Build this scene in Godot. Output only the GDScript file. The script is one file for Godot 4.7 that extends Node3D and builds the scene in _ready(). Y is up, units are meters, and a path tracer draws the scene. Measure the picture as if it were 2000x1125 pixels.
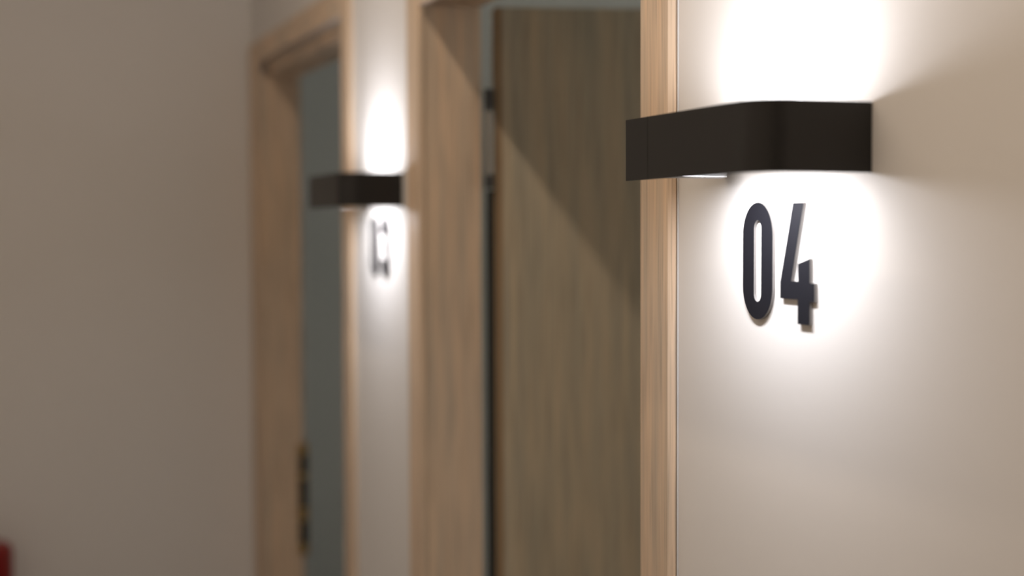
extends Node3D
# A corridor with two open doors in its right-hand wall; a wall lamp and a room number stand beside each.
# The right-hand wall is the plane x = 0, the corridor lies at x < 0 and runs away along -z.

const EYE := 1.616            # height of the lens
const CEILING := 2.745
const CORRIDOR := 1.16        # clear width
const END := 3.58             # distance of the end wall
const WALL := 0.088           # thickness of the right-hand wall

var M := {}

# ------------------------------------------------------------------ shapes
func mb() -> SurfaceTool:
	var st := SurfaceTool.new()
	st.begin(Mesh.PRIMITIVE_TRIANGLES)
	return st

func tri(st: SurfaceTool, a: Vector3, b: Vector3, c: Vector3, na: Vector3, nb: Vector3, nc: Vector3) -> void:
	var n := (b - a).cross(c - a)
	if n.dot(na + nb + nc) > 0.0:
		var t := b; b = c; c = t
		t = nb; nb = nc; nc = t
	for p in [[a, na], [b, nb], [c, nc]]:
		st.set_normal(p[1])
		st.add_vertex(p[0])

func quad(st: SurfaceTool, a: Vector3, b: Vector3, c: Vector3, d: Vector3, n: Vector3) -> void:
	tri(st, a, b, c, n, n, n)
	tri(st, a, c, d, n, n, n)

# a box between two corners with its edges chamfered by e
func bx(st: SurfaceTool, lo: Vector3, hi: Vector3, e := 0.0, T := Transform3D()) -> void:
	var mid := (lo + hi) / 2.0
	var half := (hi - lo).abs() / 2.0
	e = minf(e, minf(half.x, minf(half.y, half.z)) * 0.9)
	var at := func(sg: Vector3, axis: int) -> Vector3:
		var p := mid
		for k in 3:
			p[k] += sg[k] * (half[k] if k == axis else half[k] - e)
		return T * p
	for a in 3:
		var b := (a + 1) % 3
		var c := (a + 2) % 3
		for s in [-1.0, 1.0]:
			var n := Vector3.ZERO
			n[a] = s
			var q := []
			for w in [[-1, -1], [1, -1], [1, 1], [-1, 1]]:
				var sg := Vector3.ZERO
				sg[a] = s; sg[b] = w[0]; sg[c] = w[1]
				q.append(at.call(sg, a))
			quad(st, q[0], q[1], q[2], q[3], (T.basis * n).normalized())
			if e <= 0.0:
				continue
			for s2 in [-1.0, 1.0]:                     # the edge between axes a and b
				var sg0 := Vector3.ZERO
				sg0[a] = s; sg0[b] = s2; sg0[c] = -1
				var sg1 := sg0
				sg1[c] = 1
				var m := Vector3.ZERO
				m[a] = s; m[b] = s2
				quad(st, at.call(sg0, a), at.call(sg1, a), at.call(sg1, b), at.call(sg0, b), (T.basis * m).normalized())
	if e > 0.0:
		for x in [-1.0, 1.0]:
			for y in [-1.0, 1.0]:
				for z in [-1.0, 1.0]:
					var sg := Vector3(x, y, z)
					var n := (T.basis * sg).normalized()
					tri(st, at.call(sg, 0), at.call(sg, 1), at.call(sg, 2), n, n, n)

# an outline pushed from w = lo to w = hi; curved runs of the outline are shaded smooth
func extrude(st: SurfaceTool, outline: PackedVector2Array, lo: float, hi: float, T: Transform3D, caps := true, hole := PackedVector2Array(), low_cap := true) -> void:
	for ring in [outline, hole]:
		var n: int = ring.size()
		if n < 3:
			continue
		var sense := -1.0 if Geometry2D.is_polygon_clockwise(ring) else 1.0
		if ring == hole:
			sense = -sense
		var en := []
		for i in n:
			var d: Vector2 = (ring[(i + 1) % n] - ring[i]).normalized()
			en.append(Vector2(d.y, -d.x) * sense)
		for i in n:
			var j := (i + 1) % n
			var here: Vector2 = en[i]
			var prev: Vector2 = en[(i + n - 1) % n]
			var next: Vector2 = en[j]
			var n0: Vector2 = (here + prev).normalized() if here.dot(prev) > 0.85 else here
			var n1: Vector2 = (here + next).normalized() if here.dot(next) > 0.85 else here
			var a := T * Vector3(ring[i].x, ring[i].y, lo)
			var b := T * Vector3(ring[j].x, ring[j].y, lo)
			var c := T * Vector3(ring[j].x, ring[j].y, hi)
			var d := T * Vector3(ring[i].x, ring[i].y, hi)
			var m0 := (T.basis * Vector3(n0.x, n0.y, 0)).normalized()
			var m1 := (T.basis * Vector3(n1.x, n1.y, 0)).normalized()
			tri(st, a, b, c, m0, m1, m1)
			tri(st, a, c, d, m0, m1, m0)
	if not caps:
		return
	var up := (T.basis * Vector3(0, 0, 1)).normalized()
	if hole.is_empty():
		var f := Geometry2D.triangulate_polygon(outline)
		for k in range(0, f.size(), 3):
			cap(st, [outline[f[k]], outline[f[k + 1]], outline[f[k + 2]]], lo, hi, T, up, low_cap)
	else:                                             # ring and hole have the same number of points
		var n := outline.size()
		for i in n:
			var j := (i + 1) % n
			cap(st, [outline[i], outline[j], hole[j]], lo, hi, T, up, low_cap)
			cap(st, [outline[i], hole[j], hole[i]], lo, hi, T, up, low_cap)

func cap(st: SurfaceTool, p: Array, lo: float, hi: float, T: Transform3D, up: Vector3, low_cap: bool) -> void:
	for w in ([lo, hi] if low_cap else [hi]):
		var nn := up * signf(hi - lo) * (1.0 if w == hi else -1.0)
		tri(st, T * Vector3(p[0].x, p[0].y, w), T * Vector3(p[1].x, p[1].y, w), T * Vector3(p[2].x, p[2].y, w), nn, nn, nn)

# a profile of (radius, height) points turned round an upright axis
func lathe(st: SurfaceTool, prof: PackedVector2Array, T := Transform3D(), seg := 32) -> void:
	for i in prof.size() - 1:
		var d := (prof[i + 1] - prof[i]).normalized()
		var n2 := Vector2(d.y, -d.x)
		for k in seg:
			var a0 := TAU * k / seg
			var a1 := TAU * (k + 1) / seg
			var c0 := Vector3(cos(a0), 0, sin(a0))
			var c1 := Vector3(cos(a1), 0, sin(a1))
			var up := Vector3.UP
			var v0 := T * (c0 * prof[i].x + up * prof[i].y)
			var v1 := T * (c1 * prof[i].x + up * prof[i].y)
			var v2 := T * (c1 * prof[i + 1].x + up * prof[i + 1].y)
			var v3 := T * (c0 * prof[i + 1].x + up * prof[i + 1].y)
			var m0 := (T.basis * (c0 * n2.x + up * n2.y)).normalized()
			var m1 := (T.basis * (c1 * n2.x + up * n2.y)).normalized()
			if prof[i].x > 1e-6:
				tri(st, v0, v1, v2, m0, m1, m1)
			if prof[i + 1].x > 1e-6:
				tri(st, v0, v2, v3, m0, m1, m0)

func tube(st: SurfaceTool, pts: Array, r: float, seg := 12) -> void:
	var rings := []
	for i in pts.size():
		var d: Vector3 = (pts[mini(i + 1, pts.size() - 1)] - pts[maxi(i - 1, 0)]).normalized()
		var u := d.cross(Vector3(0.31, 0.2, 0.93)).normalized()
		var v := d.cross(u)
		var ring := []
		for k in seg:
			var a := TAU * k / seg
			ring.append([u * cos(a) + v * sin(a), pts[i]])
		rings.append(ring)
	for i in rings.size() - 1:
		for k in seg:
			var a = rings[i][k]; var b = rings[i][(k + 1) % seg]
			var c = rings[i + 1][(k + 1) % seg]; var d = rings[i + 1][k]
			tri(st, a[1] + a[0] * r, b[1] + b[0] * r, c[1] + c[0] * r, a[0], b[0], c[0])
			tri(st, a[1] + a[0] * r, c[1] + c[0] * r, d[1] + d[0] * r, a[0], c[0], d[0])
	for e in [0, rings.size() - 1]:
		var n: Vector3 = (pts[0] - pts[1]).normalized() if e == 0 else (pts[-1] - pts[-2]).normalized()
		for k in seg:
			tri(st, pts[e], pts[e] + rings[e][k][0] * r, pts[e] + rings[e][(k + 1) % seg][0] * r, n, n, n)

func build(st: SurfaceTool, called: String, m: Material, parent: Node = self) -> MeshInstance3D:
	var o := MeshInstance3D.new()
	o.name = called
	o.mesh = st.commit()
	o.material_override = m
	parent.add_child(o, true)
	return o

func base(called: String, at: Vector3) -> Node3D:
	var o := Node3D.new()
	o.name = called
	add_child(o, true)
	o.position = at
	return o

func tag(o: Node, label: String, category: String, group := "") -> void:
	o.set_meta("label", label)
	o.set_meta("category", category)
	if group:
		o.set_meta("group", group)

func structure(o: Node, label := "") -> Node:
	o.set_meta("kind", "structure")
	if label:
		o.set_meta("label", label)
	return o

func slab(called: String, m: Material, boxes: Array, label := "") -> void:
	var st := mb()
	for b in boxes:
		bx(st, b[0], b[1])
	structure(build(st, called, m), label)

# ------------------------------------------------------------------ materials
func paint(c: Color, rough: float) -> StandardMaterial3D:
	var m := StandardMaterial3D.new()
	m.albedo_color = c
	m.roughness = rough
	return m

func lin(r: float, g: float, b: float) -> Color:
	return Color(r, g, b).linear_to_srgb()

func plaster(c: Color, seed_: int) -> StandardMaterial3D:
	var m := paint(c, 0.75)
	var t := NoiseTexture2D.new()
	var n := FastNoiseLite.new()
	n.seed = seed_
	n.frequency = 0.05
	n.fractal_octaves = 4
	t.noise = n
	t.width = 512; t.height = 512
	t.seamless = true
	t.as_normal_map = true
	t.bump_strength = 1.0
	m.normal_enabled = true
	m.normal_texture = t
	m.normal_scale = 0.05
	m.uv1_triplanar = true
	m.uv1_world_triplanar = true
	m.uv1_scale = Vector3(4, 4, 4)
	return m

# oak laminate: fine pores, streaks and broad bands, all running up the picture
func wood_picture(tint: Color, seed_: int) -> ImageTexture:
	var broad := FastNoiseLite.new(); broad.seed = seed_; broad.frequency = 0.012; broad.fractal_octaves = 3
	var streak := FastNoiseLite.new(); streak.seed = seed_ + 1; streak.frequency = 0.035; streak.fractal_octaves = 4
	var pore := FastNoiseLite.new(); pore.seed = seed_ + 2; pore.frequency = 0.16; pore.fractal_octaves = 2
	var W := 512
	var im := Image.create(W, W, false, Image.FORMAT_RGB8)
	for y in W:
		for x in W:
			var v := [0.0, 0.0, 0.0]
			var k := 0
			for n in [broad, streak, pore]:
				var sy: float = [0.35, 0.12, 0.07][k]
				# blend the two ends so that the picture repeats without a seam
				var fx := smoothstep(0.8, 1.0, float(x) / W)
				var fy := smoothstep(0.8, 1.0, float(y) / W)
				var a: float = lerpf(n.get_noise_2d(x, y * sy), n.get_noise_2d(x - W, y * sy), fx)
				var b: float = lerpf(n.get_noise_2d(x, (y - W) * sy), n.get_noise_2d(x - W, (y - W) * sy), fx)
				v[k] = lerpf(a, b, fy)
				k += 1
			var tone: float = 1.0 + 0.08 * v[0] + 0.06 * v[1] - 0.32 * maxf(0.0, v[2] - 0.12)
			var warm: float = 0.035 * v[0]
			var c := Color(tint.r * tone * (1.0 + warm), tint.g * tone, tint.b * tone * (1.0 - warm))
			im.set_pixel(x, y, c.clamp())
	return ImageTexture.create_from_image(im)

func wood(pic: Texture2D, across: bool, in_world := true) -> StandardMaterial3D:
	var m := StandardMaterial3D.new()
	m.albedo_texture = pic
	m.roughness = 0.55
	m.uv1_triplanar = true
	m.uv1_world_triplanar = in_world
	m.uv1_triplanar_sharpness = 8.0
	m.uv1_scale = Vector3(5.5, 0.9, 5.5) if not across else Vector3(0.9, 5.5, 0.9)
	return m

func make_materials() -> void:
	M.wall = plaster(lin(0.72, 0.69, 0.655), 3)
	M.room = plaster(lin(0.60, 0.61, 0.58), 5)
	M.ceiling = paint(lin(0.80, 0.79, 0.77), 0.9)
	M.floor = paint(lin(0.13, 0.115, 0.10), 0.6)
	var oak := wood_picture(lin(0.66, 0.50, 0.355), 11)
	M.oak = wood(oak, false)
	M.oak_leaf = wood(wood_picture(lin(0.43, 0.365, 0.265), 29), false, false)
	M.oak_across = wood(wood_picture(lin(0.66, 0.50, 0.355), 47), true)
	M.black = paint(lin(0.0070, 0.0060, 0.0057), 0.42)
	M.inside = paint(lin(0.75, 0.75, 0.75), 0.7)
	M.driver = paint(lin(0.20, 0.20, 0.20), 0.5)
	M.housing = paint(lin(0.62, 0.62, 0.62), 0.45)
	M.face = paint(lin(0.006, 0.006, 0.0095), 0.6)
	M.face.metallic_specular = 0.35
	M.edge = paint(lin(0.25, 0.235, 0.225), 0.5)
	M.bead = paint(lin(0.66, 0.65, 0.63), 0.6)
	M.edge_band = paint(lin(0.26, 0.165, 0.085), 0.55)
	M.sealant = paint(lin(0.80, 0.80, 0.80), 0.5)
	M.rubber = paint(lin(0.02, 0.02, 0.018), 0.8)
	M.steel = paint(lin(0.30, 0.28, 0.25), 0.4)
	M.steel.metallic = 1.0
	M.brass = paint(lin(0.62, 0.42, 0.16), 0.35)
	M.brass.metallic = 1.0
	M.dark_metal = paint(lin(0.03, 0.03, 0.03), 0.45)
	M.red = paint(lin(0.22, 0.006, 0.005), 0.35)
	M.white_paper = paint(lin(0.75, 0.74, 0.70), 0.7)
	M.led = paint(lin(0.85, 0.85, 0.85), 0.6)
	M.led.emission_enabled = true
	M.led.emission = Color(1.0, 0.975, 0.96)
	M.led.emission_energy_multiplier = 1.5
	M.spot_glass = paint(lin(0.85, 0.85, 0.85), 0.6)
	M.spot_glass.emission_enabled = true
	M.spot_glass.emission = Color(1.0, 0.90, 0.78)
	M.spot_glass.emission_energy_multiplier = 1.5
	M.pane = paint(Color(1, 1, 1, 0.06), 0.02)
	M.pane.transparency = BaseMaterial3D.TRANSPARENCY_ALPHA

# ------------------------------------------------------------------ things
func arc(c: Vector2, r: float, a0: float, a1: float, n: int) -> PackedVector2Array:
	var p := PackedVector2Array()
	for i in n + 1:
		var a := lerpf(a0, a1, float(i) / n)
		p.append(c + Vector2(cos(a), sin(a)) * r)
	return p

# A flat black band, 54 mm high, that leaves the wall at its near end, turns a round corner and runs along the wall to a closed end.
# Plan coordinates: x = distance from the near end along the corridor, y = distance from the wall.
func wall_lamp(at: Vector3, label: String) -> Node3D:
	var o := base("wall_lamp", at)
	tag(o, label, "lamp", "black band wall lamps beside the doors")
	var T := Transform3D(Basis(Vector3(0, 0, -1), Vector3(-1, 0, 0), Vector3(0, 1, 0)), Vector3.ZERO)
	var h := 0.0278
	var d := 0.1034
	var th := 0.003
	var r := 0.030
	var seam := 0.1893
	var far := 0.2346
	var p := PackedVector2Array([Vector2(0, 0.0005)])
	p.append_array(arc(Vector2(r, d - r), r, PI, PI / 2, 14))
	p.append(Vector2(seam, d))
	p.append(Vector2(seam, d - th))
	p.append_array(arc(Vector2(r, d - r), r - th, PI / 2, PI, 14))
	p.append(Vector2(th, 0.0005))
	var st := mb()
	extrude(st, p, -h, h, T)
	build(st, "band", M.black, o)
	# the closed end: front plate, far cheek and the pale housing of the driver between them and the wall
	st = mb()
	extrude(st, PackedVector2Array([Vector2(seam + 0.0007, d), Vector2(far, d), Vector2(far, d - th), Vector2(seam + 0.0007, d - th)]), -h, h, T)
	extrude(st, PackedVector2Array([Vector2(far - th, d - th), Vector2(far, d - th), Vector2(far, 0.0005), Vector2(far - th, 0.0005)]), -h + 0.0045, h - 0.0112, T)
	build(st, "end_cap", M.black, o)
	st = mb()
	var k := PackedVector2Array([Vector2(seam + 0.004, d - th - 0.0005), Vector2(far - th - 0.0003, d - th - 0.0005), Vector2(far - th - 0.0003, 0.002)])
	k.append_array(arc(Vector2(seam + 0.004 + 0.012, 0.016 + 0.012), 0.012, -PI / 2, -PI, 8))
	extrude(st, k, -h + 0.0045, h - 0.0112, T)
	build(st, "driver_housing", M.driver, o)
	# pale covers close it above and below
	for e in [-1.0, 1.0]:
		st = mb()
		var v := PackedVector2Array([Vector2(seam + 0.006, d - th - 0.0005), Vector2(far, d - th - 0.0005), Vector2(far, 0.004)])
		v.append_array(arc(Vector2(seam + 0.006 + 0.010, 0.016 + 0.010), 0.010, -PI / 2, -PI, 8))
		var y1 := h - 0.003 if e < 0.0 else h - 0.0098
		extrude(st, v, e * (y1 - 0.0013), e * y1, T)
		build(st, "housing_cover", M.housing, o)
	# light bar in the middle of the hollow, shining up and down
	st = mb()
	extrude(st, PackedVector2Array([Vector2(th + 0.001, 0.058), Vector2(seam + 0.0035, 0.058), Vector2(seam + 0.0035, 0.082), Vector2(th + 0.001, 0.082)]), -0.014, 0.011, T)
	build(st, "light_bar", M.inside, o)
	for s in [-1.0, 1.0]:
		var lift := 0.0132 if s > 0.0 else 0.0162
		st = mb()
		extrude(st, PackedVector2Array([Vector2(0.046, 0.061), Vector2(seam, 0.061), Vector2(seam, 0.079), Vector2(0.046, 0.079)]), s * (lift - 0.0021), s * (lift - 0.0010), T)
		build(st, "led_strip", M.led, o)
		var l := AreaLight3D.new()
		l.name = "led_light"
		l.area_size = Vector2(0.142, 0.018)
		l.light_energy = LED
		l.light_color = LED_COLOR
		l.area_range = 8.0
		l.area_attenuation = 2.0
		l.shadow_enabled = true
		o.add_child(l, true)
		l.position = Vector3(-0.070, s * lift, -0.1177)
		# a light shines along its own -z; its width lies along the corridor
		l.basis = Basis(Vector3(0, 0, 1), Vector3(s, 0, 0), Vector3(0, -s, 0))
	return o

func zero(st_body: SurfaceTool, st_face: SurfaceTool, cx: float, T: Transform3D, deep: float) -> void:
	var outer := stadium(cx, 0.0255, 0.0221, -0.0832)
	var inner := stadium(cx, 0.0066, 0.0062, -0.0674)
	extrude(st_body, outer, 0.0002, deep, T, true, inner)
	extrude(st_face, outer, deep, deep + 0.0004, T, true, inner, false)

func stadium(cx: float, r: float, top: float, bottom: float) -> PackedVector2Array:
	var p := PackedVector2Array()
	for i in 33:
		var a := PI * i / 32
		p.append(Vector2(cx + cos(a) * r, top - r * 1.15 + sin(a) * r * 1.15))
	for i in 33:
		var a := PI + PI * i / 32
		p.append(Vector2(cx + cos(a) * r, bottom + r * 1.15 + sin(a) * r * 1.15))
	return p

func digit(shape: String, at: Vector3, label: String) -> void:
	var o := base("door_number_digit", at)
	tag(o, label, "number", "black digits of the room numbers")
	var T := Transform3D(Basis(Vector3(0, 0, 1), Vector3(0, 1, 0), Vector3(-1, 0, 0)), Vector3.ZERO)
	var body := mb()
	var face := mb()
	var deep := 0.0029
	if shape == "0":
		zero(body, face, 0.0, T, deep)
	elif shape == "4":
		var p := PackedVector2Array()
		for v in [[-1.8, 21.0], [15.1, 21.0], [1.4, -26.5], [-4.4, -46.8], [7.0, -46.8], [6.4, -31.7], [25.0, -26.6], [25.0, -47.6], [32.2, -47.6], [32.2, -63.5], [25.0, -63.5], [25.0, -83.4], [6.4, -83.4], [6.4, -62.4], [-21.8, -62.4], [-21.8, -48.2]]:
			p.append(Vector2(v[0], v[1]) / 1000.0)
		extrude(body, p, 0.0002, deep, T)
		extrude(face, p, deep, deep + 0.0004, T, true, PackedVector2Array(), false)
	else:
		# a 3 drawn with the same stroke: two bowls that meet in the middle
		var w := 0.0160                                # half the width at the middle of the stroke
		var line := PackedVector2Array([Vector2(-w, -0.009)])
		line.append_array(arc(Vector2(0, -0.0052), w, PI, 0, 18))
		line.append_array(PackedVector2Array([Vector2(w, -0.022), Vector2(w * 0.7, -0.0295), Vector2(w * 0.1, -0.0315)]))
		var low := PackedVector2Array([Vector2(w * 0.1, -0.0315), Vector2(w * 0.7, -0.0335), Vector2(w, -0.041)])
		low.append_array(arc(Vector2(0, -0.0578), w, 0, -PI, 18))
		low.append(Vector2(-w, -0.053))
		var a := Geometry2D.offset_polyline(line, 0.0095, Geometry2D.JOIN_ROUND, Geometry2D.END_BUTT)
		var b := Geometry2D.offset_polyline(low, 0.0095, Geometry2D.JOIN_ROUND, Geometry2D.END_BUTT)
		var u := Geometry2D.merge_polygons(a[0], b[0])
		var p: PackedVector2Array = u[0]
		extrude(body, p, 0.0002, deep, T)
		extrude(face, p, deep, deep + 0.0004, T, true, PackedVector2Array(), false)
	build(body, "body", M.edge, o).set_meta("label", "pale grey cut edge of the digit")
	build(face, "front", M.face, o).set_meta("label", "black front of the digit")

# lining and casing of a doorway from z = -near to z = -far whose soffit is at y = head
func door_frame(called: String, near: float, far: float, head: float, far_casing: float, strip: float) -> Node3D:
	var o := base(called, Vector3(0, 0, -near))
	structure(o, "oak door casing and lining")
	var W := far - near
	var proud := 0.0105                                 # how far the casing stands off the wall
	var cw := 0.0675                                    # its width
	var ch := 0.084                                     # height of its head
	var depth := 0.094                                  # of the lining up to the rebate
	# corridor side: two uprights and a head, each with eased edges
	var st := mb()
	bx(st, Vector3(-proud, 0, 0), Vector3(0.0, head + ch, cw), 0.0028)
	build(st, "casing_upright", M.oak, o)
	st = mb()
	bx(st, Vector3(-proud, 0, -W - far_casing), Vector3(0.0, head + ch, -W), 0.0028)
	build(st, "casing_upright", M.oak, o)
	st = mb()
	bx(st, Vector3(-proud, head + strip, -W + 0.0002), Vector3(0.0, head + ch, -0.0002), 0.0024)
	build(st, "casing_head", M.oak_across, o)
	# lining, set back a little from the casing's edge, with a rebate for the leaf
	for k in 2:
		var z0 := 0.0 if k == 0 else -W
		var s := 1.0 if k == 0 else -1.0
		st = mb()
		bx(st, Vector3(0.0002, 0, z0 + s * 0.004), Vector3(depth, head + 0.004, z0 + s * 0.034), 0.0015)
		var up := build(st, "lining_upright", M.oak, o)
		st = mb()
		bx(st, Vector3(depth, 0, z0 + s * 0.022), Vector3(depth + 0.005, head + 0.004, z0 + s * 0.028))
		build(st, "seal", M.rubber, up)
		if k == 0:
			st = mb()
			bx(st, Vector3(-0.0015, 0, cw), Vector3(0.0, head + ch, cw + 0.0013), 0.0005)
			build(st, "sealant_bead", M.bead, o)
	st = mb()
	bx(st, Vector3(0.014 if strip > 0.0 else 0.0002, head + (0.0 if strip > 0.0 else 0.004), -W - 0.004), Vector3(depth, head + 0.034, 0.004), 0.0015)
	build(st, "lining_head", M.oak_across, o)
	# room side casing
	st = mb()
	for z in [[0.034, 0.034 + cw], [-W - 0.034 - cw, -W - 0.034]]:
		bx(st, Vector3(WALL, 0, z[0]), Vector3(WALL + proud, head + 0.034 + cw, z[1]), 0.0028)
	bx(st, Vector3(WALL, head + 0.034, -W - 0.034), Vector3(WALL + proud, head + 0.034 + cw, 0.034), 0.0028)
	build(st, "room_side_casing", M.oak, o)
	return o

# A leaf hung at z = -hinge and standing open; turn is its angle from the wall, side = 1 when it is hung at the far jamb.
func door_leaf(called: String, at: Vector3, width: float, head: float, turn: float, side: float, label: String) -> void:
	var o := base(called, at)
	structure(o, label)
	o.rotation.y = turn
	# own axes: x = from the hinge edge to the free edge, z = thickness (the face towards the corridor at z = 0 for side 1)
	var th := 0.040
	var st := mb()
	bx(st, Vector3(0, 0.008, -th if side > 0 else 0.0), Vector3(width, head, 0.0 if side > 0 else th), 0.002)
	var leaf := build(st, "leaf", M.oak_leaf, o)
	var edge_z := 0.0006 if side > 0 else -0.0006
	st = mb()
	bx(st, Vector3(0.0005, 0.009, edge_z), Vector3(0.012, head - 0.001, 0.0), 0.0002)
	build(st, "edge_band", M.edge_band, leaf)
	st = mb()
	bx(st, Vector3(-0.013, 0.009, -0.004), Vector3(-0.0002, head - 0.29, 0.0), 0.001)
	build(st, "dark_gap_strip", M.rubber, o)  # added dark strip, stands in for the dark view through the hinge gap
	for y in [head - 0.265, 0.30]:
		st = mb()
		var cz := 0.004 if side > 0 else -0.004
		lathe(st, PackedVector2Array([Vector2(0, y), Vector2(0.0065, y), Vector2(0.0065, y + 0.10), Vector2(0, y + 0.10)]), Transform3D(Basis(), Vector3(-0.009, 0, cz)), 20)
		bx(st, Vector3(-0.004, y, cz - 0.0055), Vector3(0.0015, y + 0.10, cz - 0.0035))
		var hinge := build(st, "hinge", M.steel, o)
		for q in [[y + 0.10, 0.035], [y - 0.022, 0.022]]:
			st = mb()
			lathe(st, PackedVector2Array([Vector2(0, q[0]), Vector2(0.0075, q[0]), Vector2(0.0075, q[0] + q[1]), Vector2(0, q[0] + q[1])]), Transform3D(Basis(), Vector3(-0.009, 0, cz)), 20)
			build(st, "hinge_cap", M.dark_metal, hinge)
	for f in [1.0, -1.0]:
		var z := (0.0 if f > 0 else -th) if side > 0 else (th if f > 0 else 0.0)
		st = mb()
		bx(st, Vector3(width - 0.075, 0.92, z), Vector3(width - 0.035, 1.10, z + f * 0.006), 0.002)
		var plate := build(st, "lock_plate", M.steel, leaf)
		st = mb()
		tube(st, [Vector3(width - 0.055, 1.04, z + f * 0.006), Vector3(width - 0.055, 1.04, z + f * 0.042), Vector3(width - 0.062, 1.04, z + f * 0.052), Vector3(width - 0.18, 1.04, z + f * 0.052)], 0.009)
		build(st, "lever_handle", M.steel, leaf)
		plate.set_meta("label", "steel lock plate")

# a long flush light line in the ceiling, from z = -s0 to z = -s1
func light_line(x: float, s0: float, s1: float, label: String) -> void:
	var o := base("linear_ceiling_light", Vector3(x, CEILING, -(s0 + s1) / 2))
	tag(o, label, "ceiling light")
	var half := (s1 - s0) / 2
	var st := mb()
	for q in [-1.0, 1.0]:
		bx(st, Vector3(q * 0.026, -0.030, -half - 0.004), Vector3(q * 0.030, -0.0005, half + 0.004), 0.001)
		bx(st, Vector3(-0.026, -0.030, q * half), Vector3(0.026, -0.0005, q * (half + 0.004)), 0.001)
	build(st, "profile", M.sealant, o)
	st = mb()
	bx(st, Vector3(-0.0258, -0.029, -half + 0.0002), Vector3(0.0258, -0.026, half - 0.0002))
	build(st, "light_diffuser", M.spot_glass, o)
	var l := AreaLight3D.new()
	l.name = "line_light"
	l.light_color = DOWN_COLOR
	l.light_energy = DOWN
	l.area_size = Vector2(0.05, half * 2.0)
	l.area_range = 12.0
	l.area_attenuation = 2.0
	l.shadow_enabled = true
	o.add_child(l)
	l.position = Vector3(0, -0.0315, 0)
	l.rotation_degrees.x = -90

func extinguisher(at: Vector3) -> void:
	var o := base("fire_extinguisher", at)
	tag(o, "red fire extinguisher hanging low on the end wall", "extinguisher")
	var st := mb()
	var p := PackedVector2Array([Vector2(0, -0.42), Vector2(0.05, -0.42), Vector2(0.064, -0.41), Vector2(0.066, -0.39)])
	for i in 9:
		var a := PI / 2 * i / 8
		p.append(Vector2(0.044 + 0.022 * cos(a), -0.022 + 0.022 * sin(a)))
	p.append(Vector2(0.018, 0.006))
	p.append(Vector2(0.016, 0.016))
	p.append(Vector2(0, 0.016))
	lathe(st, p, Transform3D(), 40)
	build(st, "cylinder", M.red, o)
	st = mb()
	lathe(st, PackedVector2Array([Vector2(0.0, 0.016), Vector2(0.014, 0.016), Vector2(0.014, 0.045), Vector2(0.0, 0.045)]), Transform3D(), 20)
	var valve := build(st, "valve", M.brass, o)
	st = mb()
	lathe(st, PackedVector2Array([Vector2(0.0, 0.0), Vector2(0.012, 0.0), Vector2(0.012, 0.012), Vector2(0, 0.012)]), Transform3D(Basis(Vector3(1, 0, 0), PI / 2), Vector3(0, 0.03, 0.012)), 16)
	build(st, "pressure_gauge", M.white_paper, valve)
	st = mb()
	bx(st, Vector3(-0.095, 0.046, -0.010), Vector3(0.012, 0.052, 0.010), 0.002)
	build(st, "carry_handle", M.dark_metal, o)
	st = mb()
	bx(st, Vector3(-0.10, 0.0, -0.009), Vector3(0.012, 0.005, 0.009), 0.002, Transform3D(Basis(Vector3(0, 0, 1), -0.22), Vector3(0, 0.062, 0)))
	build(st, "squeeze_lever", M.dark_metal, o)
	st = mb()
	var pts := []
	for i in 17:
		var a := float(i) / 16
		pts.append(Vector3(-0.012 - 0.075 * sin(PI * minf(a * 1.6, 1.0) / 2 ), 0.03 + 0.02 * sin(PI * minf(a * 2.0, 1.0)) - 0.30 * a * a, 0.02))
	tube(st, pts, 0.008)
	build(st, "hose", M.rubber, o)
	st = mb()
	extrude(st, arc(Vector2.ZERO, 0.0668, PI * 0.2, PI * 0.8, 16) + arc(Vector2.ZERO, 0.0660, PI * 0.8, PI * 0.2, 16), -0.30, -0.12, Transform3D(Basis(Vector3(1, 0, 0), Vector3(0, 0, 1), Vector3(0, 1, 0)), Vector3.ZERO))
	build(st, "paper_label", M.white_paper, o)
	st = mb()
	bx(st, Vector3(-0.02, -0.36, -0.078), Vector3(0.02, 0.06, -0.074), 0.001)
	bx(st, Vector3(-0.02, 0.018, -0.074), Vector3(0.02, 0.024, -0.012), 0.001)
	bx(st, Vector3(-0.02, -0.36, -0.074), Vector3(0.02, -0.355, -0.064), 0.001)
	build(st, "wall_bracket", M.dark_metal, o)

func window(called: String, x: float, s0: float, s1: float, y0: float, y1: float) -> void:
	var o := base(called, Vector3(x, y0, -s0))
	structure(o, "white framed window of a side room")
	var f := 0.06
	var W := s1 - s0
	var Hh := y1 - y0
	var st := mb()
	bx(st, Vector3(0.03, 0, -f), Vector3(0.10, Hh, 0), 0.003)
	bx(st, Vector3(0.03, 0, -W), Vector3(0.10, Hh, -W + f), 0.003)
	bx(st, Vector3(0.03, 0, -W + f), Vector3(0.10, f, -f), 0.003)
	bx(st, Vector3(0.03, Hh - f, -W + f), Vector3(0.10, Hh, -f), 0.003)
	build(st, "window_frame", M.sealant, o)
	st = mb()
	quad(st, Vector3(0.065, f, -f), Vector3(0.065, Hh - f, -f), Vector3(0.065, Hh - f, -W + f), Vector3(0.065, f, -W + f), Vector3(-1, 0, 0))
	build(st, "pane", M.pane, o)

const LED := 0.110
const LED_COLOR := Color(0.965, 0.97, 1.0)
const DOWN := 1.58
const DOWN_COLOR := Color(1.0, 0.918, 0.83)

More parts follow.
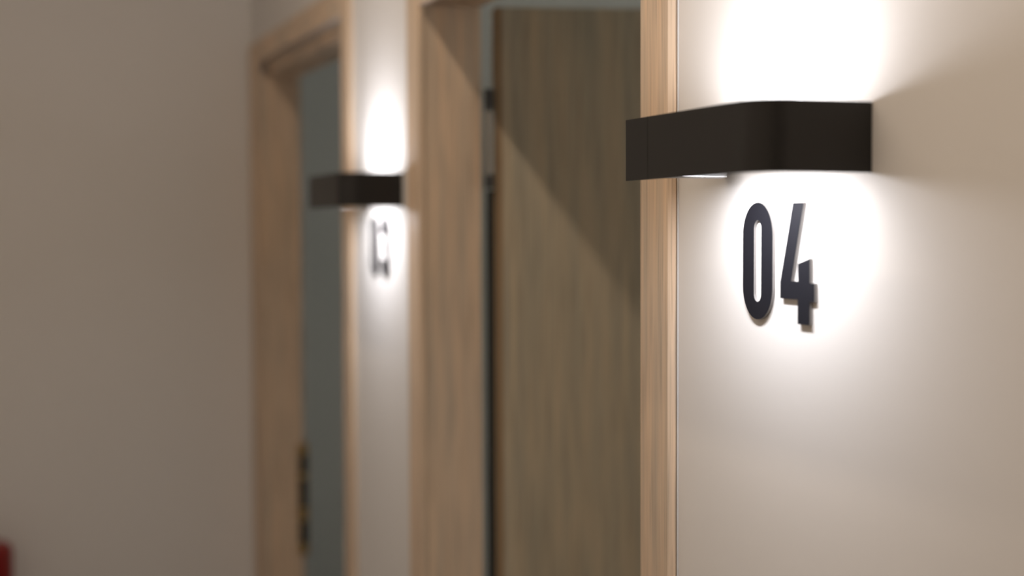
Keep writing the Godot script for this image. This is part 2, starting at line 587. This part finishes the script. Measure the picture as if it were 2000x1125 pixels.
func _ready() -> void:
	# ---- camera
	var yaw := 0.3636
	var pitch := 0.0421
	var roll := -0.0038
	var fw := Vector3(sin(yaw) * cos(pitch), -sin(pitch), -cos(yaw) * cos(pitch))
	var r := Vector3(cos(yaw), 0, sin(yaw))
	var u := r.cross(fw)
	var cam := Camera3D.new()
	cam.name = "camera"
	cam.current = true
	var lens := CameraAttributesPhysical.new()
	lens.frustum_focal_length = 12.0 / (562.5 / 2777.0)
	lens.frustum_focus_distance = 1.36
	lens.exposure_aperture = lens.frustum_focal_length / 22.0
	lens.frustum_near = 0.05
	lens.frustum_far = 60.0
	cam.attributes = lens
	add_child(cam)
	cam.transform = Transform3D(Basis(r * cos(roll) + u * sin(roll), u * cos(roll) - r * sin(roll), -fw), Vector3(-0.6668, EYE, 0))

	# ---- sky (seen by the side rooms' windows only) and exposure
	var env := Environment.new()
	env.background_mode = Environment.BG_COLOR
	env.background_color = lin(2.5, 2.45, 2.3)
	env.tonemap_mode = Environment.TONE_MAPPER_LINEAR
	env.tonemap_exposure = 1.0
	env.sdfgi_enabled = true
	env.ssao_enabled = true
	env.ssil_enabled = true
	var we := WorldEnvironment.new()
	we.name = "environment"
	we.environment = env
	add_child(we)

	make_materials()

	# ---- the setting
	var A0 := 1.348                                    # first doorway, near and far jamb
	var A1 := 2.1301
	var B0 := 2.628                                    # second doorway
	var B1 := 3.4545
	var HA := EYE + 0.346
	var HB := EYE + 0.372
	var C := CEILING
	var L := -CORRIDOR
	var BACK := -2.6                                   # the corridor goes on behind the camera
	var g := 0.034                                     # the wall stops behind the linings
	slab("wall_right", M.wall, [
		[Vector3(0, 0, -(A0 - g)), Vector3(WALL, C, -BACK)],
		[Vector3(0, HA + g, -(A1 + g)), Vector3(WALL, C, -(A0 - g))],
		[Vector3(0, 0, -(B0 - g)), Vector3(WALL, C, -(A1 + g))],
		[Vector3(0, HB + g, -(B1 + g)), Vector3(WALL, C, -(B0 - g))],
		[Vector3(0, 0, -5.2), Vector3(WALL, C, -(B1 + g))]], "white plastered corridor wall with two doorways")
	slab("wall_end", M.wall, [[Vector3(L - 0.1, 0, -END - 0.12), Vector3(0, C, -END)]], "plain plastered wall closing the corridor")
	slab("wall_left", M.wall, [[Vector3(L - 0.1, 0, -END), Vector3(L, C, -BACK)]], "plain corridor wall facing the doors")
	slab("wall_back", M.wall, [[Vector3(L - 0.1, 0, -BACK), Vector3(2.7, C, -BACK + 0.1)]])
	slab("floor", M.floor, [[Vector3(L - 0.1, -0.1, -5.3), Vector3(2.8, 0, -BACK + 0.1)]])
	slab("ceiling", M.ceiling, [[Vector3(L - 0.1, C, -5.3), Vector3(2.8, C + 0.1, -BACK + 0.1)]])
	slab("wall_partition", M.room, [[Vector3(WALL, 0, 0.0), Vector3(2.6, C, 0.1)]])
	slab("wall_partition_001", M.room, [[Vector3(WALL, 0, -2.56), Vector3(2.6, C, -2.46)]])
	slab("wall_partition_002", M.room, [[Vector3(WALL, 0, -5.2), Vector3(2.6, C, -5.1)]])
	slab("wall_window", M.room, [
		[Vector3(2.6, 0, -5.3), Vector3(2.72, 0.85, -BACK)],
		[Vector3(2.6, 2.30, -5.3), Vector3(2.72, C, -BACK)],
		[Vector3(2.6, 0.85, -0.4), Vector3(2.72, 2.30, -BACK)],
		[Vector3(2.6, 0.85, -3.2), Vector3(2.72, 2.30, -2.2)],
		[Vector3(2.6, 0.85, -5.3), Vector3(2.72, 2.30, -4.2)]])
	window("window_1", 2.6, 0.4, 2.2, 0.85, 2.30)
	window("window_2", 2.6, 3.2, 4.2, 0.85, 2.30)

	door_frame("trim_1", A0, A1, HA, 0.0675, 0.0)
	var far_frame := door_frame("trim_2", B0, B1, HB, 0.112, 0.030)
	# the first leaf stands open at some 75 degrees, hung at the far jamb
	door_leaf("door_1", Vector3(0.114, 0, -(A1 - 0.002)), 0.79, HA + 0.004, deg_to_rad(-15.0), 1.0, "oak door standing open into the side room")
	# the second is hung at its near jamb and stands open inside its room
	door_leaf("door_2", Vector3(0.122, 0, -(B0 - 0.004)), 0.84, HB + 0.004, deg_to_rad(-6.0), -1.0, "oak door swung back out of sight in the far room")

	# ---- lamps, numbers and the rest
	wall_lamp(Vector3(0, EYE + 0.0706, -0.9511), "black band wall lamp shining above the number 04")
	wall_lamp(Vector3(0, EYE + 0.0640, -0.9511 - 1.3045), "black band wall lamp between the two doorways, farther away")
	for k in 2:
		var s := 1.06 + 1.3045 * k
		var where: String = ["under the near lamp", "beside the far doorway"][k]
		digit("0", Vector3(0, EYE, -s - 0.0607), "black oval zero of the number " + where)
		digit("4" if k == 0 else "3", Vector3(0, EYE, -s + (0.0 if k == 0 else 0.006)), "black angular four with an open top under the near lamp" if k == 0 else "black right-hand digit of the number beside the far doorway")
	var st := mb()
	bx(st, Vector3(-0.0, -0.14, 0), Vector3(0.026, 0.14, 0.002), 0.0008)
	var sp := build(st, "strike_plate", M.brass, far_frame)
	sp.position = Vector3(0.080, EYE - 0.67, -(B1 - B0) - 0.0058)
	sp.set_meta("label", "slim metal strike plate")
	for q in [[0.065, 0.11], [-0.02, 0.05], [-0.11, -0.055]]:
		st = mb()
		bx(st, Vector3(0.003, q[0], 0.002), Vector3(0.024, q[1], 0.0026))
		build(st, "bolt_hole", M.rubber, sp)
	extinguisher(Vector3(-0.652, EYE - 0.728, -END + 0.078))
	light_line(-0.545, -0.7, 2.5, "long warm light line set along the corridor ceiling")
